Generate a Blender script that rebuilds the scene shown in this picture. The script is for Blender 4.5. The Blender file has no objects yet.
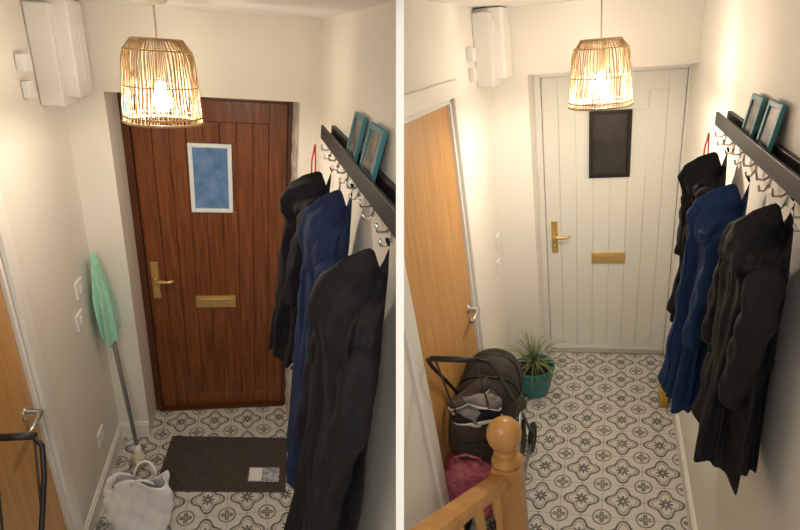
import bpy, bmesh, math, random
from mathutils import Vector, Matrix
random.seed(4)
sc = bpy.context.scene
try: sc.view_settings.view_transform = 'Standard'
except Exception: pass

# ------------------------------------------------------------------ halls
# Two narrow hallways meet in a V at a thin white partition.  Each hall has its
# own local axes: u = across (right), v = along the hall, w = up; metres.
PITCH = math.radians(26.0)
EYE = Vector((0, 0, 2.35))
LENS_PX = 470.0
C = Matrix(((1, 0, 0), (0, -math.sin(PITCH), math.cos(PITCH)), (0, -math.cos(PITCH), -math.sin(PITCH))))
def axes(down, along, across):
    d = Vector(down).normalized(); e = Vector(along).normalized(); u = Vector(across).normalized()
    return C @ Matrix((u, e, -d)).transposed()
class Hall: pass
L = Hall(); R = Hall()
L.M = axes((-138, 985, 470), (-152, -225, 470), (1, 0, .16))
R.M = axes((185, 950, 470), (215, -235, 470), (1, -.005, -.17))
for h, sgn in ((L, -1), (R, 1)):
    h.q = h.M.to_quaternion(); h.Rm = h.q.to_matrix(); h.S = h.Rm.inverted() @ h.M; h.sgn = sgn
L.u0, L.u1, L.fl, L.ce, L.ve, L.vd = -.78, .31, -2.28, .10, 2.37, 2.62
R.u0, R.u1, R.fl, R.ce, R.ve, R.vd = -.65, .41, -2.22, .15, 2.91, 3.16

# ------------------------------------------------------------------ materials
def mat(name, col, rough=.6, metal=0., col2=None, nscale=8., stretch=(1, 1, 1), bump=0., bscale=None, emis=None, estr=0., sheen=0., trans=0., spec=.5):
    m = bpy.data.materials.new(name); m.use_nodes = True
    nt = m.node_tree; b = nt.nodes['Principled BSDF']
    b.inputs['Base Color'].default_value = (*col, 1); b.inputs['Roughness'].default_value = rough
    b.inputs['Metallic'].default_value = metal; b.inputs['Specular IOR Level'].default_value = spec
    if sheen: b.inputs['Sheen Weight'].default_value = sheen
    if trans: b.inputs['Transmission Weight'].default_value = trans
    if emis: b.inputs['Emission Color'].default_value = (*emis, 1); b.inputs['Emission Strength'].default_value = estr
    tc = nt.nodes.new('ShaderNodeTexCoord'); mp = nt.nodes.new('ShaderNodeMapping')
    mp.inputs['Scale'].default_value = stretch; nt.links.new(tc.outputs['Object'], mp.inputs['Vector'])
    if col2 is not None:
        n = nt.nodes.new('ShaderNodeTexNoise'); n.inputs['Scale'].default_value = nscale; n.inputs['Detail'].default_value = 5
        r = nt.nodes.new('ShaderNodeValToRGB'); r.color_ramp.elements[0].color = (*col, 1); r.color_ramp.elements[1].color = (*col2, 1)
        r.color_ramp.elements[0].position = .3; r.color_ramp.elements[1].position = .7
        nt.links.new(mp.outputs[0], n.inputs['Vector']); nt.links.new(n.outputs['Fac'], r.inputs[0]); nt.links.new(r.outputs[0], b.inputs['Base Color'])
    if bump:
        n2 = nt.nodes.new('ShaderNodeTexNoise'); n2.inputs['Scale'].default_value = bscale or nscale; n2.inputs['Detail'].default_value = 4
        bp = nt.nodes.new('ShaderNodeBump'); bp.inputs['Strength'].default_value = bump; bp.inputs['Distance'].default_value = .01
        nt.links.new(mp.outputs[0], n2.inputs['Vector']); nt.links.new(n2.outputs['Fac'], bp.inputs['Height']); nt.links.new(bp.outputs[0], b.inputs['Normal'])
    return m

def tile_mat():
    m = bpy.data.materials.new('patterned_floor_tile'); m.use_nodes = True
    nt = m.node_tree; b = nt.nodes['Principled BSDF']; K = nt.links.new
    def mth(op, a, c=None, clamp=False):
        n = nt.nodes.new('ShaderNodeMath'); n.operation = op; n.use_clamp = clamp
        for i, x in enumerate((a, c)):
            if x is None: continue
            if isinstance(x, (int, float)): n.inputs[i].default_value = x
            else: K(x, n.inputs[i])
        return n.outputs[0]
    uv = nt.nodes.new('ShaderNodeUVMap'); uv.uv_map = 'tiles'
    sp = nt.nodes.new('ShaderNodeSeparateXYZ'); K(uv.outputs[0], sp.inputs[0])
    fx = mth('SUBTRACT', mth('FRACT', sp.outputs[0]), .5); fy = mth('SUBTRACT', mth('FRACT', sp.outputs[1]), .5)
    ax = mth('ABSOLUTE', fx); ay = mth('ABSOLUTE', fy)
    def hyp(x, y): return mth('SQRT', mth('ADD', mth('MULTIPLY', x, x), mth('MULTIPLY', y, y)))
    def below(x, t, s=.012): return mth('ADD', mth('DIVIDE', mth('SUBTRACT', t, x), s), .5, True)
    r = hyp(fx, fy); th = mth('ARCTAN2', fy, fx)
    c4 = mth('COSINE', mth('MULTIPLY', th, 4)); c8 = mth('ABSOLUTE', mth('COSINE', mth('MULTIPLY', th, 4)))
    pet = below(r, mth('ADD', mth('MULTIPLY', c8, .10), .07)); core = below(r, .03)
    flower = mth('SUBTRACT', pet, core, True)
    qr = mth('ADD', mth('MULTIPLY', c4, .075), .335)
    band = below(mth('ABSOLUTE', mth('SUBTRACT', r, qr)), .033)
    band2 = below(mth('ABSOLUTE', mth('SUBTRACT', r, mth('SUBTRACT', qr, .085))), .012)
    cx = mth('SUBTRACT', .5, ax); cy = mth('SUBTRACT', .5, ay); rc = hyp(cx, cy); tc = mth('ARCTAN2', cy, cx)
    cc = mth('ABSOLUTE', mth('COSINE', mth('MULTIPLY', tc, 2)))
    corner = mth('SUBTRACT', below(rc, mth('ADD', mth('MULTIPLY', cc, .11), .05)), below(rc, .026), True)
    ring = below(mth('ABSOLUTE', mth('SUBTRACT', rc, .205)), .018)
    bud = below(mth('ADD', mth('MULTIPLY', mth('MINIMUM', cx, cy), 1.6), mth('ABSOLUTE', mth('SUBTRACT', mth('MAXIMUM', cx, cy), .5))), .05)
    s = flower
    for x in (band, band2, corner, ring, bud): s = mth('MAXIMUM', s, x)
    n = nt.nodes.new('ShaderNodeTexNoise'); n.inputs['Scale'].default_value = 5; n.inputs['Detail'].default_value = 6; K(uv.outputs[0], n.inputs['Vector'])
    s2 = mth('MULTIPLY', s, mth('ADD', mth('MULTIPLY', n.outputs['Fac'], .7), .55), True)
    mix = nt.nodes.new('ShaderNodeMix'); mix.data_type = 'RGBA'
    mix.inputs[6].default_value = (.66, .64, .61, 1); mix.inputs[7].default_value = (.095, .093, .090, 1); K(s2, mix.inputs[0])
    gr = below(mth('MINIMUM', cx, cy), .010, .006)
    mix2 = nt.nodes.new('ShaderNodeMix'); mix2.data_type = 'RGBA'; K(gr, mix2.inputs[0]); K(mix.outputs[2], mix2.inputs[6]); mix2.inputs[7].default_value = (.42, .40, .37, 1)
    K(mix2.outputs[2], b.inputs['Base Color']); b.inputs['Roughness'].default_value = .42
    return m

M_wall = mat('cream_wall_paint', (.80, .765, .70), .75, col2=(.82, .785, .72), nscale=3, bump=.05, bscale=60)
M_wall2 = mat('white_wall_paint', (.85, .82, .765), .75, col2=(.87, .84, .785), nscale=3, bump=.05, bscale=60)
M_ceil = mat('ceiling_paint', (.88, .865, .83), .8, bump=.04, bscale=60)
M_trim = mat('white_gloss_trim', (.85, .83, .79), .35)
M_tile = tile_mat()
M_mahog = mat('mahogany_wood', (.105, .029, .008), .36, col2=(.26, .082, .022), nscale=6, stretch=(10, 10, .6), bump=.1)
M_mahogd = mat('mahogany_frame', (.07, .020, .007), .4, col2=(.12, .035, .012), nscale=6, stretch=(9, 9, .7))
M_oak = mat('oak_veneer', (.50, .25, .075), .42, col2=(.62, .34, .115), nscale=5, stretch=(10, 10, .6))
M_pine = mat('varnished_pine', (.46, .22, .06), .35, col2=(.58, .31, .10), nscale=5, stretch=(5, 5, 1))
M_wdoor = mat('painted_white_door', (.87, .875, .82), .4)
M_brass = mat('polished_brass', (.85, .62, .26), .34, .9)
M_chrome = mat('satin_chrome', (.65, .64, .62), .3, 1.)
M_blackp = mat('black_plastic', (.012, .012, .013), .45)
M_rail = mat('black_stained_wood', (.010, .009, .009), .5, col2=(.022, .019, .018), nscale=8, stretch=(3, 1, 8))
M_white = mat('white_plastic', (.85, .84, .82), .4)
M_teal = mat('teal_frame', (.04, .18, .21), .45)
M_pic = mat('family_picture', (.02, .03, .035), .3, col2=(.38, .30, .24), nscale=26)
M_blue = mat('dusk_glow_frosted_glass', (.04, .09, .14), .25, col2=(.13, .20, .34), nscale=16, bump=.35, bscale=110, emis=(.13, .28, .52), estr=.20)  # blue emission stands in for dusk light coming through the frosted pane
M_dark = mat('dark_window_glass', (.025, .022, .02), .12, col2=(.055, .048, .043), nscale=9)
M_lframe = mat('white_glazing_bead', (.75, .82, .88), .4)
M_rattan = mat('rattan', (.40, .27, .14), .6, col2=(.60, .44, .26), nscale=30)
M_cord = mat('lamp_cord', (.55, .52, .46), .6)
M_bulb = mat('lit_bulb', (1, .9, .7), .4, emis=(1., .88, .66), estr=20)
M_mat = mat('ribbed_doormat', (.055, .041, .033), .95, col2=(.10, .078, .062), nscale=70, bump=.6, bscale=120)
M_bag = mat('white_carrier_bag', (.86, .86, .86), .45, bump=.8, bscale=11)
M_mint = mat('mint_microfibre', (.28, .62, .46), .9, col2=(.38, .72, .55), nscale=25, bump=.5, bscale=30, sheen=.3)
M_navy = mat('navy_cotton', (.010, .019, .060), .85, col2=(.017, .031, .09), nscale=6, bump=.8, bscale=16, spec=.3)
M_blue2 = mat('blue_cotton', (.007, .026, .088), .85, col2=(.012, .040, .13), nscale=6, bump=.8, bscale=16, spec=.3)
M_blk = mat('black_coat_cloth', (.003, .003, .004), .75, col2=(.007, .007, .009), nscale=6, bump=.9, bscale=16, spec=.35)
M_char = mat('charcoal_coat', (.005, .005, .008), .85, col2=(.010, .010, .014), nscale=7, bump=.9, bscale=18, spec=.3)
M_pot = mat('teal_glazed_ceramic', (.015, .17, .17), .22, col2=(.02, .22, .21), nscale=6)
M_soil = mat('potting_soil', (.03, .02, .012), .95, bump=.8, bscale=60)
M_leaf = mat('spiky_leaf', (.10, .16, .05), .5, col2=(.32, .36, .17), nscale=9)
M_red = mat('red_lanyard', (.55, .02, .02), .6)
M_pink = mat('pink_bag', (.38, .045, .11), .7, col2=(.58, .20, .24), nscale=34)
M_strol = mat('stroller_fabric', (.014, .012, .011), .85, col2=(.045, .038, .032), nscale=10, bump=.5, bscale=25)
M_clut = mat('brown_changing_bag', (.025, .017, .013), .8, col2=(.075, .055, .045), nscale=8, bump=.5, bscale=20)
M_shoe = mat('grey_trainer', (.12, .11, .105), .6, col2=(.30, .28, .27), nscale=20)
M_grey = mat('grey_metal_tube', (.35, .36, .36), .35, .8)
M_yel = mat('yellow_brush', (.65, .42, .06), .8)
M_mop = mat('mop_strands', (.60, .58, .50), .9, col2=(.72, .66, .45), nscale=20, bump=.6, bscale=40)
M_card = mat('printed_card', (.05, .12, .25), .4, col2=(.65, .68, .70), nscale=40)
M_plast = mat('rough_plaster_reveal', (.45, .38, .33), .9, col2=(.75, .70, .63), nscale=22, bump=.9, bscale=25)

# ------------------------------------------------------------------ mesh builder
class B:
    def __init__(s, name, hall):
        s.n = name; s.h = hall; s.v = []; s.f = []; s.mi = []; s.ms = []; s.sm = []
    def m(s, mt):
        if mt not in s.ms: s.ms.append(mt)
        return s.ms.index(mt)
    def add(s, vs, fs, mt, smooth=False, T=None):
        o = len(s.v); k = s.m(mt)
        s.v += [(T @ Vector(p)) if T else Vector(p) for p in vs]
        for f in fs: s.f.append([i + o for i in f]); s.mi.append(k); s.sm.append(smooth)
    def box(s, a, b, mt, bev=0., T=None):
        x0, x1 = sorted((a[0], b[0])); y0, y1 = sorted((a[1], b[1])); z0, z1 = sorted((a[2], b[2]))
        if bev <= 0:
            vs = [(x, y, z) for x in (x0, x1) for y in (y0, y1) for z in (z0, z1)]
            fs = [(0, 1, 3, 2), (4, 6, 7, 5), (0, 4, 5, 1), (2, 3, 7, 6), (0, 2, 6, 4), (1, 5, 7, 3)]
            s.add(vs, fs, mt, False, T); return
        bm = bmesh.new(); bmesh.ops.create_cube(bm, size=1)
        for q in bm.verts: q.co = Vector(((x0 + x1) / 2 + q.co.x * (x1 - x0), (y0 + y1) / 2 + q.co.y * (y1 - y0), (z0 + z1) / 2 + q.co.z * (z1 - z0)))
        bmesh.ops.bevel(bm, geom=bm.edges[:], offset=bev, segments=2, affect='EDGES', profile=.5)
        bm.verts.index_update()
        s.add([q.co.copy() for q in bm.verts], [[q.index for q in f.verts] for f in bm.faces], mt, False, T); bm.free()
    def rings(s, rs, mt, cap=True, closed=True, smooth=True, T=None):
        n = len(rs[0]); vs = [p for r in rs for p in r]; fs = []
        for i in range(len(rs) - 1):
            for j in range(n if closed else n - 1):
                k = (j + 1) % n; fs.append((i * n + j, i * n + k, (i + 1) * n + k, (i + 1) * n + j))
        if cap and closed: fs.append(tuple(range(n))[::-1]); fs.append(tuple((len(rs) - 1) * n + j for j in range(n)))
        s.add(vs, fs, mt, smooth, T)
    def tube(s, pts, r, mt, n=8, T=None, closed=False, wr=None):
        P = [Vector(p) for p in pts]; rs = []; last = None
        for i, p in enumerate(P):
            if closed: t = P[(i + 1) % len(P)] - P[i - 1]
            else: t = P[min(i + 1, len(P) - 1)] - P[max(i - 1, 0)]
            t.normalize()
            if last is None: a = t.orthogonal().normalized()
            else: a = (last - t * last.dot(t)).normalized()
            last = a; c = t.cross(a); rr = r[i] if isinstance(r, (list, tuple)) else r
            ring = []
            for k in range(n):
                q = 2 * math.pi * k / n; g = rr * (1 + (wr(i, q) if wr else 0)); ring.append(p + (a * math.cos(q) + c * math.sin(q)) * g)
            rs.append(ring)
        if closed: rs.append(rs[0])
        s.rings(rs, mt, cap=not closed, T=T)
    def lathe(s, c, prof, mt, n=32, T=None, axis='w', cap=True):
        rs = []
        for r, z in prof:
            ring = []
            for k in range(n):
                q = 2 * math.pi * k / n; a = r * math.cos(q); b = r * math.sin(q)
                if axis == 'w': p = (c[0] + a, c[1] + b, c[2] + z)
                elif axis == 'u': p = (c[0] + z, c[1] + a, c[2] + b)
                else: p = (c[0] + a, c[1] + z, c[2] + b)
                ring.append(p)
            rs.append(ring)
        s.rings(rs, mt, cap=cap, T=T)
    def done(s, clip=False, uvtile=None, subd=0):
        h = s.h
        lo = Vector([min(p[i] for p in s.v) for i in range(3)]); hi = Vector([max(p[i] for p in s.v) for i in range(3)])
        o = Vector(((lo.x + hi.x) / 2, (lo.y + hi.y) / 2, lo.z))
        me = bpy.data.meshes.new(s.n); me.from_pydata([tuple(p) for p in s.v], [], s.f)
        for mt in s.ms: me.materials.append(mt)
        me.polygons.foreach_set('material_index', s.mi); me.polygons.foreach_set('use_smooth', s.sm)
        if uvtile:
            uvl = me.uv_layers.new(name='tiles')
            for lp in me.loops:
                p = me.vertices[lp.vertex_index].co; uvl.data[lp.index].uv = ((p.x - uvtile[0]) / .205, (p.y - uvtile[1]) / .205)
        bm = bmesh.new(); bm.from_mesh(me)
        if clip:
            nrm = h.M.transposed() @ Vector((1, 0, 0))   # partition plane in hall axes
            n2 = nrm * (1 if h.sgn < 0 else -1)
            bmesh.ops.bisect_plane(bm, geom=bm.verts[:] + bm.edges[:] + bm.faces[:], plane_co=Vector((0, 0, 0)) - n2.normalized() * .007, plane_no=n2, clear_outer=True)
        for q in bm.verts: q.co = h.S @ (q.co - o)
        if not uvtile: bmesh.ops.recalc_face_normals(bm, faces=bm.faces)
        bm.to_mesh(me); bm.free()
        ob = bpy.data.objects.new(s.n, me); sc.collection.objects.link(ob)
        ob.rotation_mode = 'QUATERNION'; ob.rotation_quaternion = h.q; ob.location = EYE + h.M @ o
        if subd:
            md = ob.modifiers.new('s', 'SUBSURF'); md.levels = subd; md.render_levels = subd
        return ob

# ------------------------------------------------------------------ room shell
def shell(h, dl, dr, dt, wm, inner, rough_reveal):
    t = .08; vb = -.6
    b = B('floor', h); b.box((h.u0 - .05, vb, h.fl - .05), (h.u1 + .05, h.vd + .1, h.fl), M_tile); b.done(clip=True, uvtile=(h.u0 + .03, h.ve))
    b = B('ceiling', h); b.box((h.u0 - .05, .75, h.ce), (h.u1 + .05, h.ve + .3, h.ce + .05), M_ceil); b.done(clip=True)
    i0, i1, it = inner
    b = B('wall_left', h)
    b.box((h.u0 - t, i1, h.fl), (h.u0, h.ve + .3, h.ce + .03), wm)
    b.box((h.u0 - t, i0, it), (h.u0, i1, h.ce + .03), wm)
    b.box((h.u0 - t, vb, h.fl), (h.u0, i0, h.ce + .03), wm)
    b.done(clip=(h is R))
    b = B('wall_right', h); b.box((h.u1, vb, h.fl), (h.u1 + t, h.ve + .3, h.ce + .03), wm); b.done(clip=(h is L))
    b = B('wall_end', h)
    b.box((h.u0, h.ve, h.fl), (dl, h.ve + .34, h.ce + .03), wm); b.box((dr, h.ve, h.fl), (h.u1, h.ve + .34, h.ce + .03), wm)
    b.box((dl, h.ve, dt), (dr, h.ve + .34, h.ce + .03), wm)
    b.done()
    if rough_reveal:
        b = B('trim_1', h)
        n = 40; rs = []
        for k in range(n + 1):
            w = h.fl + (dt - h.fl) * k / n; e = .008 + .007 * random.random()
            rs.append([(dr - e, h.ve + .10 + .02 * random.random(), w), (dr - .001, h.ve + .06 + .03 * random.random(), w), (dr - .001, h.ve + .24, w), (dr - e - .004, h.ve + .24, w)])
        b.rings(rs, M_plast, smooth=False); b.done()
    def skirt(nm, a, c, axis):
        b = B(nm, h)
        if axis == 'l': b.box((h.u0, a, h.fl), (h.u0 + .016, c, h.fl + .10), M_trim); b.box((h.u0, a, h.fl + .10), (h.u0 + .010, c, h.fl + .115), M_trim)
        if axis == 'r': b.box((h.u1 - .016, a, h.fl), (h.u1, c, h.fl + .10), M_trim); b.box((h.u1 - .010, a, h.fl + .10), (h.u1, c, h.fl + .115), M_trim)
        if axis == 'e':
            for x0, x1 in ((h.u0 + .016, dl), (dr, h.u1 - .016)):
                b.box((x0, h.ve - .016, h.fl), (x1, h.ve, h.fl + .10), M_trim); b.box((x0, h.ve - .010, h.fl + .10), (x1, h.ve, h.fl + .115), M_trim)
        b.done(clip=axis != 'e')
    skirt('baseboard_left', i1 + .075, h.ve, 'l'); skirt('baseboard_right', vb, h.ve, 'r'); skirt('baseboard_end', 0, 0, 'e')
    b = B('trim_2', h)
    for v0, v1 in ((i0 - .07, i0), (i1, i1 + .07)):
        b.box((h.u0, v0, h.fl), (h.u0 + .018, v1, it + .0), M_trim, .004)
    b.box((h.u0, i0 - .07, it), (h.u0 + .018, i1 + .07, it + .07), M_trim, .004)
    for v0, v1 in ((i0, i0 + .02), (i1 - .02, i1)): b.box((h.u0 - t, v0, h.fl), (h.u0 + .001, v1, it), M_trim)
    b.box((h.u0 - t, i0, it - .02), (h.u0 + .001, i1, it), M_trim); b.done(clip=True)

def inner_door(n, h, i0, i1, it):
    b = B('door_%d' % n, h)
    x = h.u0 - .012
    b.box((x - .04, i0 + .022, h.fl + .006), (x, i1 - .022, it - .022), M_oak, .002)
    hv = i1 - .085; hw = h.fl + 1.0
    b.lathe((x, hv, hw), [(.026, 0), (.026, .006), (.012, .008), (.011, .05)], M_chrome, 20, axis='u')
    b.tube([(x + .05, hv + .004, hw), (x + .053, hv - .03, hw + .002), (x + .052, hv - .08, hw), (x + .05, hv - .115, hw - .004)], [.010, .010, .009, .008], M_chrome)
    b.lathe((x, hv, hw - .07), [(.014, 0), (.014, .006), (.008, .02)], M_chrome, 16, axis='u')
    b.done(clip=True)

def front_door(n, h, a, c, top, frame_m, leaf_m, win, bead_m, glass_m, lb, hu, hw, style):
    b = B('door_%d' % n, h); v = h.vd; f = .035
    b.box((a - f, v - .03, h.fl), (a, v + .06, top + f), frame_m, .003); b.box((c, v - .03, h.fl), (c + f, v + .06, top + f), frame_m, .003)
    b.box((a, v - .03, top), (c, v + .06, top + f), frame_m, .003)
    lo = h.fl + .012
    b.box((a + .002, v + .012, lo), (c - .002, v + .045, top - .002), leaf_m)
    sw = .095
    b.box((a + .003, v, lo), (a + sw, v + .02, top - .003), leaf_m, .003); b.box((c - sw, v, lo), (c - .003, v + .02, top - .003), leaf_m, .003)
    b.box((a + sw, v + .001, top - .11), (c - sw, v + .02, top - .003), leaf_m, .003)
    b.box((a + sw, v + .002, lo), (c - sw, v + .02, lo + (.10 if style == 'wood' else .03)), leaf_m, .003)
    k = 7 if style == 'wood' else 6; W = (c - sw) - (a + sw); wx0, wx1, wz0, wz1 = win
    for i in range(k):
        x0 = a + sw + W * i / k; x1 = x0 + W / k
        segs = [(lo + .03, top - .11)]
        if x1 > wx0 and x0 < wx1: segs = [(lo + .03, wz0), (wz1, top - .11)]
        for z0, z1 in segs: b.box((x0 + .001, v + .005, z0), (x1 - .001, v + .02, z1), leaf_m, .0055 if style == 'wood' else .003)
    e = .022
    for p, q in (((wx0, wz0), (wx0 + e, wz1)), ((wx1 - e, wz0), (wx1, wz1)), ((wx0 + e, wz0), (wx1 - e, wz0 + e)), ((wx0 + e, wz1 - e), (wx1 - e, wz1))):
        b.box((p[0], v - .008, p[1]), (q[0], v + .02, q[1]), bead_m, .003)
    b.box((wx0 + .01, v + .004, wz0 + .01), (wx1 - .01, v + .010, wz1 - .01), glass_m)
    x0, x1, z0, z1 = lb
    b.box((x0, v - .008, z0), (x1, v + .01, z1), M_brass, .003); b.box((x0 + .025, v - .014, z0 + .018), (x1 - .025, v - .006, z1 - .016), M_brass, .003)
    b.box((hu - .021, v - .010, hw - .13), (hu + .021, v + .004, hw + .11), M_brass, .004)
    b.lathe((hu, v - .012, hw), [(.013, 0), (.010, -.018), (.010, -.045)], M_brass, 16, axis='v')
    b.tube([(hu - .004, v - .052, hw), (hu + .03, v - .056, hw + .003), (hu + .075, v - .054, hw - .001), (hu + .105, v - .050, hw + .006)], [.012, .011, .010, .009], M_brass)
    b.lathe((hu, v - .006, hw - .075), [(.010, 0), (.008, -.012)], M_brass, 14, axis='v')
    b.box((a - .01, v - .04, h.fl + .001), (c + .01, v + .05, h.fl + .012), M_chrome if style != 'wood' else M_mahogd)
    b.done()

shell(L, -.612, .232, -.248, M_wall, (.76, 1.56, -.26), True)
shell(R, -.445, .445 - .012, -.188, M_wall2, (1.40, 2.16, -.21), False)
front_door(1, L, -.577, .197, -.283, M_mahogd, M_mahog, (-.31, -.09, -.885, -.505), M_lframe, M_blue, (-.32, -.09, -1.50, -1.42), -.535, -1.30, 'wood')
front_door(2, R, -.41, .398, -.223, M_trim, M_wdoor, (-.135, .11, -.85, -.435), M_blackp, M_dark, (-.115, .105, -1.465, -1.385), -.355, -1.25, 'white')
inner_door(3, L, .76, 1.56, -.26); inner_door(4, R, 1.40, 2.16, -.21)

pm = bpy.data.meshes.new('wall_partition'); hw_ = .0068
cv = []
for x in (-hw_, hw_):
    for y, z in ((-.75, .80), (1.5, .80), (1.5, 1.9), (-.75, 1.9)): cv.append(EYE + C @ Vector((x, y, z)))
pm.from_pydata([tuple(p) for p in cv], [], [(0, 1, 2, 3), (7, 6, 5, 4), (0, 4, 5, 1), (1, 5, 6, 2), (2, 6, 7, 3), (3, 7, 4, 0)])
pm.materials.append(mat('white_partition_paint', (.96, .96, .96), .7)); po = bpy.data.objects.new('wall_partition', pm); sc.collection.objects.link(po)

# ------------------------------------------------------------------ fittings
def pendant(h, u, v, w):
    b = B('pendant_lamp', h); H = .25; r = .123
    prof = [(.62, .5), (.80, .42), (.87, .32), (.93, .0), (1.0, -.40), (1.02, -.5)]
    def rad(t):
        z = .5 - t
        for (r0, z0), (r1, z1) in zip(prof, prof[1:]):
            if z <= z0 and z >= z1: return r * (r0 + (r1 - r0) * (z0 - z) / (z0 - z1))
        return r
    n = 60
    for k in range(n):
        q = 2 * math.pi * k / n
        for off, dq in ((0, 0), (-.006, .5)):
            pts = []
            for j in range(9):
                t = j / 8; a = q + dq * 2 * math.pi / n + .02 * math.sin(5 * t + k); rr = rad(t) + off + .002 * math.sin(9 * t + 2 * k)
                pts.append((u + rr * math.cos(a), v + rr * math.sin(a), w + H * (.5 - t)))
            b.tube(pts, .0018, M_rattan, 4)
    for t, rr in ((0, .0045), (.12, .003), (.55, .002), (.93, .003), (1, .0045)):
        R0 = rad(t); b.tube([(u + R0 * math.cos(2 * math.pi * k / 36), v + R0 * math.sin(2 * math.pi * k / 36), w + H * (.5 - t)) for k in range(36)], rr, M_rattan, 6, closed=True)
    for k in range(3):
        q = 2 * math.pi * k / 3 + .4; b.tube([(u, v, w + H * .5), (u + rad(0) * math.cos(q), v + rad(0) * math.sin(q), w + H * .5)], .002, M_rattan, 5)
    b.tube([(u, v, w + H * .45), (u, v, h.ce)], .003, M_cord, 8)
    b.lathe((u, v, w), [(.014, .0), (.018, .02), (.018, .07), (.010, .095)], M_white, 16)
    b.lathe((u, v, h.ce - .022), [(.02, 0), (.04, .008), (.042, .02)], M_white, 20)
    b.lathe((u, v, w - .062), [(.004, -.032), (.018, -.028), (.028, -.012), (.031, .004), (.027, .022), (.018, .04), (.013, .065)], M_bulb, 20)
    b.done()
    return EYE + h.M @ Vector((u, v, w - .115))
pl = pendant(L, -.277, 1.75, -.143); pr = pendant(R, -.050, 2.2, -.155)

def meter(h, v0, v1, w0, w1):
    b = B('electric_meter_box', h); u = h.u0 + .001
    b.box((u, v0 + .06, w0 + .03), (u + .13, v1, w1), M_white, .006)
    b.box((u, v0 + .0, w0), (u + .085, v0 + .15, w1 - .02), M_white, .006)
    b.box((u + .085, v0 + .015, w0 + .04), (u + .089, v0 + .135, w1 - .06), M_trim, .002)
    b.box((u + .13, v0 + .14, w0 + .08), (u + .136, v1 - .03, w1 - .08), M_trim, .002); b.done()
    b = B('junction_box', h); b.box((u, v0 - .15, w0 + .13), (u + .03, v0 - .08, w0 + .19), M_white, .004); b.done()
    b = B('junction_box', h); b.box((u, v0 - .14, w0 + .04), (u + .025, v0 - .08, w0 + .10), M_white, .004); b.done()
meter(L, 2.11, 2.355, -.285, .095); meter(R, 2.63, 2.895, -.215, .145)
def plate(nm, h, v, w, sw=.085, sh=.085):
    b = B(nm, h); u = h.u0 + .0005; b.box((u, v - sw / 2, w - sh / 2), (u + .011, v + sw / 2, w + sh / 2), M_white, .003)
    b.box((u + .011, v - .012, w - .02), (u + .016, v + .012, w + .02), M_trim, .002); b.done()
plate('light_switch', L, 2.13, -1.11); plate('light_switch', L, 2.07, -1.25); plate('wall_socket', L, 2.05, -1.96)
plate('light_switch', R, 2.76, -1.12); plate('light_switch', R, 2.72, -1.28)

def coat_rail(h, v0, v1, wc, n):
    b = B('coat_rail', h); u = h.u1 - .0005
    b.box((u - .014, v0, wc - .025), (u, v1, wc + .025), M_rail, .002)
    b.box((u - .046, v0, wc - .015), (u - .014, v1, wc - .003), M_rail, .002)
    b.box((u - .052, v0, wc - .024), (u - .043, v1, wc + .024), M_rail, .002)
    for i in range(n):
        v = v0 + .06 + (v1 - v0 - .10) * i / (n - 1); x = u - .014
        b.box((x - .004, v - .008, wc - .085), (x, v + .008, wc - .016), M_chrome, .001)
        b.tube([(x - .002, v, wc - .05), (x - .016, v, wc - .062), (x - .034, v, wc - .060), (x - .040, v, wc - .042)], .0035, M_chrome, 6)
        b.tube([(x - .002, v, wc - .075), (x - .012, v, wc - .092), (x - .024, v, wc - .092), (x - .029, v, wc - .078)], .0035, M_chrome, 6)
    b.done(clip=True)
def photo_frame(h, v, wb, W, H):
    b = B('photo_frame', h)
    T = Matrix.Translation((h.u1 - .028, v, wb)) @ Matrix.Rotation(math.radians(9), 4, 'Y')
    e = .016
    b.box((-.012, -W / 2, 0), (0, -W / 2 + e, H), M_teal, .002, T); b.box((-.012, W / 2 - e, 0), (0, W / 2, H), M_teal, .002, T)
    b.box((-.012, -W / 2 + e, 0), (0, W / 2 - e, e), M_teal, .002, T); b.box((-.012, -W / 2 + e, H - e), (0, W / 2 - e, H), M_teal, .002, T)
    b.box((-.007, -W / 2 + .01, .01), (-.001, W / 2 - .01, H - .01), M_pic, 0, T); b.done()
coat_rail(L, .70, 1.83, -.292, 7); coat_rail(R, 1.00, 2.00, -.325, 7)
photo_frame(L, 1.35, -.294, .12, .13); photo_frame(L, 1.15, -.294, .14, .13)
photo_frame(R, 1.60, -.327, .12, .125); photo_frame(R, 1.42, -.327, .12, .13)
def lanyard(h, v, w):
    b = B('lanyard', h); x = h.u1 - .075
    b.tube([(x, v, w), (x - .010, v - .005, w - .06), (x - .008, v, w - .13), (x, v + .004, w - .14), (x + .008, v + .008, w - .12), (x + .004, v + .004, w - .05), (x, v, w)], .003, M_red, 6); b.done()
lanyard(L, 1.80, -.335); lanyard(R, 1.96, -.37)

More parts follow.
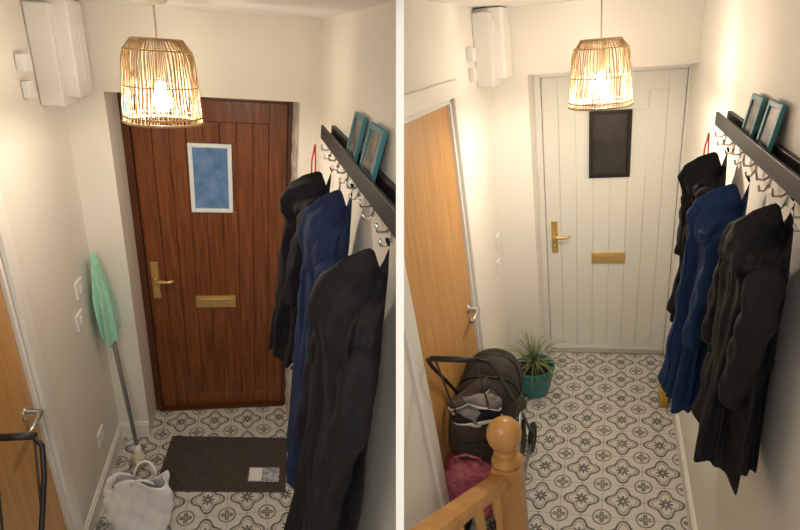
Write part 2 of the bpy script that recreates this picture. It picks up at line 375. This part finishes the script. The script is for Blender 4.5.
def coat(nm, h, vc, wt, wb, hv, dep, mt, seed=0, lean=0., out=0.):
    b = B(nm, h); rnd = random.Random(seed); N = 84; K = 72; rs = []
    ph = [rnd.uniform(0, 6.28) for _ in range(10)]
    # hung from its loop : collar bunched at hook, hood flopped over, shoulders slumping down
    tab = [(0, .10, .16), (.012, .26, .36), (.03, .42, .56), (.07, .58, .78), (.12, .70, .86), (.17, .76, .84), (.22, .80, .76), (.30, .86, .74), (.42, .86, .76), (.6, .88, .80), (.8, .94, .88), (1, 1.0, .96)]
    def prof(t):
        for a, c in zip(tab, tab[1:]):
            if t <= c[0]:
                f = (t - a[0]) / (c[0] - a[0]); f = f * f * (3 - 2 * f); return a[1] + (c[1] - a[1]) * f, a[2] + (c[2] - a[2]) * f
        return tab[-1][1], tab[-1][2]
    def pleat(q, f, p): return 1 - 2 * abs(math.sin(f * q / 2 + p))   # sharp creases
    def surf(t, q):
        a, d = prof(t); w = wt + (wb - wt) * t; A = hv * a; D = dep / 2 * d
        cq, sq = math.cos(q), math.sin(q); s = (abs(cq) ** 2.2 + abs(sq) ** 2.2) ** (-1 / 2.2)
        g = min(1, t * 2.4)
        fold = 1 + (.07 + .13 * g) * (.8 * pleat(q, 6, ph[0] + .9 * t) + .5 * math.sin(5 * q + ph[1] - 1.5 * t) + .5 * pleat(q, 11, ph[2] - 1.3 * t) + .25 * pleat(q, 18, ph[7] + 2.2 * t))
        fold += .035 * math.sin(26 * t + 4 * q + ph[3]) + .03 * math.sin(15 * t - 3 * q + ph[5]) + .05 * math.exp(-((t - .16 - .03 * math.sin(2 * q + ph[8])) / .02) ** 2) - .07 * math.exp(-((t - .21 - .03 * math.sin(2 * q + ph[8])) / .02) ** 2)
        vv = vc + lean * t + .016 * math.sin(4.5 * t + ph[6]) + A * sq * s * fold
        uu = h.u1 - .012 - D - .02 * (1 - t) - out * t + D * cq * s * (fold if cq < 0 else 1)
        uu = min(uu, h.u1 - .006)
        wz = w + (.016 * math.sin(3 * q + ph[4]) * max(0, t - .8) * 5) + .005 * math.sin(7 * q + 20 * t) - (.03 * abs(sq) * (1 - t) ** 6 * 3 if t < .3 else 0)
        return (uu, vv, wz)
    for i in range(K + 1):
        t = (i / K) ** 1.15
        rs.append([surf(t, 2 * math.pi * j / N) for j in range(N)])
    cu = sum(p[0] for p in rs[-1]) / N; cv_ = sum(p[1] for p in rs[-1]) / N
    rs.append([(cu + (p[0] - cu) * .93, cv_ + (p[1] - cv_) * .93, p[2] + .004) for p in rs[-1]])
    rs.append([(cu + (p[0] - cu) * .9, cv_ + (p[1] - cv_) * .9, p[2] + .07) for p in rs[-1]])
    b.rings(rs, mt)
    Hh = wt - wb
    b.tube([(h.u1 - .03, vc, wt - .01), (h.u1 - .035, vc - .008, wt + .012), (h.u1 - .04, vc + .008, wt + .012), (h.u1 - .03, vc, wt - .01)], .003, mt, 6)
    b.tube([surf(.24 + .74 * k / 24, math.pi + .05) for k in range(25)], .006, mt, 6)
    for qq in (math.pi - .65, math.pi + .7):
        b.tube([surf(.60 + .012 * k, qq + .05 * k) for k in range(5)], .007, mt, 6)
    for sgn in (-1, 1):
        pts = []; rr = []; n = 30
        for k in range(n):
            t = k / (n - 1)
            pts.append((h.u1 - .03 - dep * (.38 + .20 * math.sin(t * 1.5)) - out * t * .6, vc + sgn * hv * (.52 + .30 * math.sin(min(1, t * 3) * 1.57)) + lean * t * .6 + .009 * math.sin(7 * t + seed), wt - Hh * (.16 + .50 * t)))
            rr.append((.044 - .015 * t) * (1 if k > 1 else .4 + .3 * k))
        b.tube(pts, rr, mt, 20, wr=lambda i, q, s_=seed: .09 * math.sin(i * .9 + 2 * q + s_) + .08 * math.sin(i * .4 - 3 * q) + .12 * (1 - 2 * abs(math.sin(2 * q + i * .06 + s_))))
    return b.done(subd=1)
coat('hooded_coat', L, 1.66, -.395, -1.14, .12, .20, M_char, 3, out=.04)
coat('navy_raincoat', L, 1.29, -.355, -1.42, .155, .165, M_navy, 5, out=.025)
coat('long_black_coat', L, .90, -.365, -1.46, .20, .18, M_blk, 9, out=.03)
coat('hooded_coat', R, 1.81, -.405, -1.08, .125, .17, M_char, 12)
coat('blue_raincoat', R, 1.50, -.425, -1.22, .145, .18, M_blue2, 15, out=.03)
coat('long_black_coat', R, 1.13, -.365, -1.11, .165, .155, M_blk, 21)

# ------------------------------------------------------------------ floor things, left hall
b = B('doormat', L)
T = Matrix.Translation((-.155, 2.105, L.fl)) @ Matrix.Rotation(math.radians(-6), 4, 'Z')
b.box((-.35, -.205, 0), (.35, .205, .008), M_mat, .003, T)
for k in range(34):
    x = -.335 + .67 * k / 33; b.box((x - .006, -.19, .007), (x + .006, .19, .012), M_mat, 0, T)
b.done()
b = B('leaflet', L); T = Matrix.Translation((.06, 1.99, L.fl + .0125)) @ Matrix.Rotation(math.radians(-6), 4, 'Z')
b.box((-.085, -.05, 0), (.085, .05, .003), M_card, 0, T); b.box((-.08, -.045, .003), (-.01, .045, .0035), M_white, 0, T); b.done()

b = B('carrier_bag', L); rs = []; K = 18; N = 72
cu, cvv = -.54, 1.73
for i in range(K + 1):
    t = i / K; w = L.fl + .001 + .31 * t; A = .115 + .028 * math.sin(2.6 * t); D = .075 * (1 - .62 * t)
    ring = []
    for j in range(N):
        q = 2 * math.pi * j / N; cq, sq = math.cos(q), math.sin(q); s_ = (abs(cq) ** 3 + abs(sq) ** 3) ** (-1 / 3)
        f = 1 + .10 * math.sin(5 * q + 5 * t) * t + .08 * abs(math.sin(7 * q - 5 * t)) + .03 * math.sin(20 * t + 5 * q)
        ring.append((cu + A * cq * s_ * f, cvv + .02 * t + D * sq * s_ * f + .02 * math.sin(3 * cq + 3 * t) * t, w + (.03 * math.sin(3 * q + .5) + .02 * cq) * t))
    rs.append(ring)
inn = [[(cu + (p[0] - cu) * .97, cvv + (p[1] - cvv) * .95, p[2] - .002) for p in r] for r in rs[::-1][:-1]] + [[(cu + (p[0] - cu) * .9, cvv + (p[1] - cvv) * .9, p[2] + .01) for p in rs[0]]]
b.rings(rs + inn, M_bag)
for sg in (-1, 1):
    b.tube([(cu + .03 + .05 * math.cos(math.pi * k / 10), cvv + .02 + sg * .028 + .03 * math.sin(math.pi * k / 10) * sg, L.fl + .30 + .07 * math.sin(math.pi * k / 10)) for k in range(11)], .006, M_bag, 6)
b.done()

def mop(nm, h, base, top, head):
    b = B(nm, h); P0 = Vector(base); P1 = Vector(top)
    b.tube([P0 + (P1 - P0) * t for t in (.05, .5, 1)], .011, M_grey, 10)
    b.tube([P0 + (P1 - P0) * t for t in (.03, .10)], .02, M_white, 12)
    if head == 'mop':
        rnd = random.Random(2)
        for k in range(46):
            a = rnd.uniform(0, 6.28); r = rnd.uniform(.02, .075)
            b.tube([(P0.x, P0.y, P0.z + .10), (P0.x + .5 * r * math.cos(a), P0.y + .5 * r * math.sin(a), P0.z + .06), (P0.x + .8 * r * math.cos(a), P0.y + .9 * r * math.sin(a), P0.z + .012)], .007, M_mop, 5)
        b.box((P0.x - .02, P0.y - .05, P0.z + .02), (P0.x + .02, P0.y - .0, P0.z + .05), M_yel, .005)
    else:
        b.box((P0.x - .022, P0.y - .07, P0.z + .10), (P0.x + .022, P0.y + .07, P0.z + .14), M_yel, .008)
        for k in range(60):
            x = P0.x - .017 + .034 * (k % 5) / 4; y = P0.y - .062 + .124 * (k // 5) / 11
            b.tube([(x, y, P0.z + .105), (x * 1.0, y + (y - P0.y) * .15, P0.z + .003)], .005, M_yel, 5)
    b.done()
mop('mop', L, (-.63, 2.15, L.fl), (-.745, 2.32, -1.02), 'mop')
mop('broom', R, (.350, 2.60, R.fl), (.388, 2.36, -.95), 'broom')
b = B('mint_cleaning_cloth', L); rs = []
for i in range(20):
    t = i / 19; w = -.985 - .49 * t; A = .016 + .056 * min(1, t * 1.8) + .010 * t; D = .014 + .024 * min(1, t * 2); ring = []
    for j in range(48):
        q = 2 * math.pi * j / 48; f = 1 + .25 * (1 - 2 * abs(math.sin(3 * q + 1 * t))) * min(1, t * 2) + .1 * math.sin(11 * q)
        ring.append((max(-.775, -.733 + .022 * t + D * math.cos(q) * f), 2.265 + A * math.sin(q) * f, w + .03 * math.sin(2 * q + .6) * t))
    rs.append(ring)
b.rings(rs, M_mint); b.done(subd=1)

# ------------------------------------------------------------------ stroller
def shoe(b, T, x, y, z, yaw, s, mt):
    T2 = T @ Matrix.Translation((x, y, z)) @ Matrix.Rotation(yaw, 4, 'Z') @ Matrix.Scale(s, 4)
    rs = []
    for i in range(13):
        t = i / 12; yy = -.12 + .24 * t; wd = .036 + .010 * math.sin(math.pi * t) - (.02 * ((t - .85) / .15) ** 2 if t > .85 else 0) - (.012 * ((.1 - t) / .1) if t < .1 else 0)
        hh = .075 - .045 * min(1, max(0, (t - .25) / .5)); rs.append([(wd * math.cos(q), yy, hh / 2 + hh / 2 * math.sin(q)) for q in [2 * math.pi * k / 16 for k in range(16)]])
    b.rings(rs, mt, T=T2)
    b.rings([[(p[0] * 1.06, p[1] * 1.03, -.008 + .018 * (0 if k < 1 else 1)) for p in [(.04 * math.cos(q), .12 * math.sin(q)) for q in [2 * math.pi * j / 20 for j in range(20)]]] for k in range(2)], M_white, T=T2)
def stroller(h, u, v, hw, dr, bag):
    b = B('folded_stroller', h)
    T = Matrix.Translation((u, v, h.fl)) @ Matrix.Rotation(0 if dr > 0 else math.pi, 4, 'Z')
    x = hw
    loop = [(-x, .30, .10), (-x, .08, .45), (-x, -.20, .86), (-x, -.36, 1.09), (-x + .01, -.41, 1.16), (-x + .04, -.43, 1.18), (x - .04, -.43, 1.18), (x - .01, -.41, 1.16), (x, -.36, 1.09), (x, -.20, .86), (x, .08, .45), (x, .30, .10)]
    b.tube(loop, .0075, M_blackp, 10, T)
    b.tube([(-x + .03, -.43, 1.18), (x - .03, -.43, 1.18)], .011, M_blackp, 12, T)
    for s in (-1, 1):
        b.tube([(s * x, .02, .53), (s * x, -.28, .09)], .010, M_grey, 8, T); b.tube([(s * x, -.28, .09), (s * x, .30, .10)], .008, M_grey, 8, T)
        for y, r in ((.30, .085), (-.28, .09)):
            ctr = [(s * x, y + r * .82 * math.cos(2 * math.pi * k / 24), r + r * .82 * math.sin(2 * math.pi * k / 24)) for k in range(24)]
            b.tube(ctr, r * .18, M_blackp, 8, T, closed=True)
            for k in range(5):
                q = 2 * math.pi * k / 5; b.tube([(s * x, y, r), (s * x, y + r * .75 * math.cos(q), r + r * .75 * math.sin(q))], .006, M_grey, 5, T)
            b.lathe((s * x - .012, y, r), [(.018, 0), (.018, .024)], M_blackp, 12, T, axis='u')
    rs = []
    for i in range(15):
        t = i / 14; y = -.16 + .30 * t + .10 * t * t; z = .80 - .40 * t - .05 * math.sin(math.pi * t) + (.0 if t < .8 else -.1 * (t - .8))
        ring = []
        for j in range(24):
            q = 2 * math.pi * j / 24; ring.append(((hw - .008) * math.cos(q), y + .045 * math.sin(q) + .01 * math.sin(9 * t), z + .045 * math.sin(q)))
        rs.append(ring)
    b.rings(rs, M_strol, T=T)
    rs = []
    hc = -.0 if bag else -.04
    for i in range(41):
        a = math.radians(-25 + 170 * i / 40); rib = 1 + .06 * abs(math.sin(i / 40 * math.pi * 4)); ring = []
        for j in range(21):
            q = math.pi * j / 20; rr = math.sin(q) ** .5 if 0 < j < 20 else 0
            ring.append(((hw + .012) * math.cos(q), hc - .21 * rib * rr * math.cos(a), .66 + .21 * rib * rr * math.sin(a)))
        rs.append(ring)
    b.rings(rs, M_strol, cap=False, closed=False, T=T)
    rs2 = [[(p[0] * .96, hc + (p[1] - hc) * .95, .66 + (p[2] - .66) * .95) for p in r] for r in rs]
    b.rings(rs2, M_strol, cap=False, closed=False, T=T)
    for i in (0, 10, 20, 30, 40):
        b.tube([(p[0] * 1.01, p[1], p[2] + .002) for p in rs[i]], .006, M_blackp, 6, T)
    b.box((-hw + .01, -.24, .16), (hw - .01, .18, .17), M_strol, 0, T)
    for a, c in (((-hw + .01, -.24), (-hw + .016, .18)), ((hw - .016, -.24), (hw - .01, .18)), ((-hw + .01, -.24), (hw - .01, -.234)), ((-hw + .01, .174), (hw - .01, .18))):
        b.box((a[0], a[1], .16), (c[0], c[1], .33), M_strol, 0, T)
    b.box((-hw + .03, -.2, .18), (hw - .03, 0, .31), M_char, .02, T)
    rs = []
    for i in range(13):
        t = i / 12; f = (1 - .25 * abs(2 * t - 1) ** 3); ring = []
        for k in range(32):
            q = 2 * math.pi * k / 32; cq, sq = math.cos(q), math.sin(q); s_ = (abs(cq) ** 3.5 + abs(sq) ** 3.5) ** (-1 / 3.5)
            ring.append((hw * .98 * f * cq * s_ * (1 + .03 * math.sin(7 * q)), -.29 + .075 * f * sq * s_ * (1 + .05 * math.sin(5 * q + 6 * t)), .56 + .22 * t + .012 * math.sin(4 * q)))
        rs.append(ring)
    b.rings(rs, M_clut, T=T)
    b.box((-hw * .6, -.38, .60), (hw * .6, -.355, .70), M_strol, .01, T)
    for s in (-1, 1): b.tube([(s * hw * .6, -.30, .77), (s * hw * .62, -.36, .95), (s * hw * .6, -.43, 1.175)], .004, M_clut, 6, T)
    if bag:
        shoe(b, T, -.045, -.29, .785, .9, .85, M_shoe); shoe(b, T, .045, -.23, .80, .5, .85, M_clut)
        shoe(b, T, .02, -.33, .80, 1.8, .8, M_char); shoe(b, T, -.03, -.25, .84, 2.4, .8, M_clut); shoe(b, T, .03, -.29, .85, 1.2, .75, M_shoe)
    rs = []
    for i in range(9):
        t = i / 8; rs.append([((hw * .85) * math.cos(q) * (1 - .1 * t), -.04 + .13 * math.sin(q) * (1 - .15 * t) + .012 * math.sin(5 * q), .50 + .14 * t + .02 * math.sin(3 * q)) for q in [2 * math.pi * k / 24 for k in range(24)]])
    b.rings(rs, M_clut, T=T)
    if bag:
        rs = []
        for i in range(11):
            t = i / 10; ring = []
            for k in range(32):
                q = 2 * math.pi * k / 32; cq, sq = math.cos(q), math.sin(q); s_ = (abs(cq) ** 4.5 + abs(sq) ** 4.5) ** (-1 / 4.5)
                ring.append((-.025 + hw * .88 * cq * s_ * (1 + .04 * math.sin(3 * t)) * (1 if cq > 0 else .9), -.38 + .075 * sq * s_ * (1 + .1 * math.sin(4 * q + 3 * t)), .34 + .25 * t + .012 * math.sin(3 * q) * t))
            rs.append(ring)
        b.rings(rs, M_pink, T=T)
        for s in (-1, 1): b.tube([(-.02 + s * hw * .5, -.39, .58), (-.02 + s * hw * .45, -.41, .65), (-.02, -.42, .68)], .005, M_pink, 6, T)
    b.done()
stroller(R, -.518, 1.83, .118, 1, True)
stroller(L, -.672, .735, .088, -1, False)

# ------------------------------------------------------------------ plant
b = B('potted_spider_plant', R); pc = (-.455, 2.64, R.fl)
b.lathe(pc, [(.075, 0), (.085, .01), (.10, .06), (.118, .14), (.125, .20), (.132, .205), (.134, .228), (.126, .235), (.118, .228), (.112, .20)], M_pot, 40)
b.lathe(pc, [(.0, .205), (.113, .205), (.113, .19)], M_soil, 32)
b.tube([(pc[0], pc[1], pc[2] + .20), (pc[0] + .008, pc[1], pc[2] + .27)], .014, M_soil, 10)
rnd = random.Random(8)
for k in range(74):
    a = rnd.uniform(0, 6.283); el = rnd.uniform(.15, 1.45); ln = rnd.uniform(.18, .27); w_ = rnd.uniform(.004, .007)
    x = y = 0; z = .23 + rnd.uniform(0, .04); rr = .008; pts = []
    for j in range(10):
        t = j / 9; pts.append((rr, z, w_ * (1 - t) ** .6 * min(1, .5 + t * 3)))
        e2 = el - 1.5 * t * t * math.cos(el) - .25 * t; rr += ln / 9 * math.cos(e2); z += ln / 9 * math.sin(e2)
    vs = []; fs = []
    for j, (rr, z, ww) in enumerate(pts):
        for e_, dz in ((-1, .002), (0, 0), (1, .002)):
            x = pc[0] + rr * math.cos(a) - e_ * ww * math.sin(a); y = pc[1] + rr * math.sin(a) + e_ * ww * math.cos(a)
            vs.append((max(x, R.u0 + .02), min(y, R.ve - .02), pc[2] + z + dz))
    for j in range(9):
        for c_ in (0, 1): fs.append((j * 3 + c_, j * 3 + c_ + 1, j * 3 + c_ + 4, j * 3 + c_ + 3))
    b.add(vs, fs, M_leaf, True)
b.done()

# ------------------------------------------------------------------ banister
b = B('stair_banister', R); nu, nv = -.315, 1.19
b.box((nu - .047, nv - .047, R.fl), (nu + .047, nv + .047, -1.325), M_pine, .006)
b.lathe((nu, nv, -1.325), [(.040, 0), (.050, .008), (.050, .02), (.032, .03), (.029, .045), (.040, .055), (.040, .062), (.028, .070), (.040, .085), (.053, .11), (.057, .135), (.053, .16), (.038, .182), (.016, .194), (.001, .196)], M_pine, 32)
A0 = Vector((nu - .01, nv, -1.40)); A1 = Vector((nu - .19, .35, -.86))
dirv = (A1 - A0)
def beam(b, P, Q, prof, mt):
    t = (Q - P).normalized(); side = t.cross(Vector((0, 0, 1))).normalized(); up = side.cross(t)
    b.rings([[p + side * x + up * z for x, z in prof] for p in (P, Q)], mt, smooth=False)
beam(b, A0, A1, [(-.034, -.02), (.034, -.02), (.036, 0), (.030, .018), (.016, .028), (-.016, .028), (-.030, .018), (-.036, 0)], M_pine)
D0 = A0 + Vector((0, 0, -.62)); D1 = A1 + Vector((0, 0, -.62))
beam(b, D0, D1, [(-.03, -.02), (.03, -.02), (.03, .02), (-.03, .02)], M_pine)
for k in range(7):
    t = (k + .7) / 7.4; P = A0 + dirv * t; Q = P + Vector((0, 0, -.61))
    b.tube([Q, Q + Vector((0, 0, .15)), Q + Vector((0, 0, .2)), Q + Vector((0, 0, .3)), Q + Vector((0, 0, .42)), Q + Vector((0, 0, .46)), P], [.016, .016, .010, .018, .011, .016, .016], M_pine, 10)
b.done(clip=True)

# ------------------------------------------------------------------ lights
def point(nm, loc, e, col, r):
    l = bpy.data.lights.new(nm, 'POINT'); l.energy = e; l.color = col; l.shadow_soft_size = r
    o = bpy.data.objects.new(nm, l); o.location = loc; sc.collection.objects.link(o)
WARM = (1., .86, .68)
point('pendant_bulb_light', pl, 13, WARM, .03); point('pendant_bulb_light', pr, 20, WARM, .03)
point('fill_light_behind_camera', EYE + Vector((.1, -.8, .75)), 76, (1., .915, .79), .25)  # unseen soft fill, added behind and above the camera to brighten both halls
wd = bpy.data.worlds.new('World'); sc.world = wd; wd.use_nodes = True
wd.node_tree.nodes['Background'].inputs[0].default_value = (1., .93, .84, 1); wd.node_tree.nodes['Background'].inputs[1].default_value = .62

cam = bpy.data.cameras.new('camera'); cam.sensor_width = 36; cam.lens = 36 * LENS_PX / 800; cam.clip_start = .02
co = bpy.data.objects.new('camera', cam); co.location = EYE; co.rotation_euler = (math.pi / 2 - PITCH, 0, 0)
sc.collection.objects.link(co); sc.camera = co
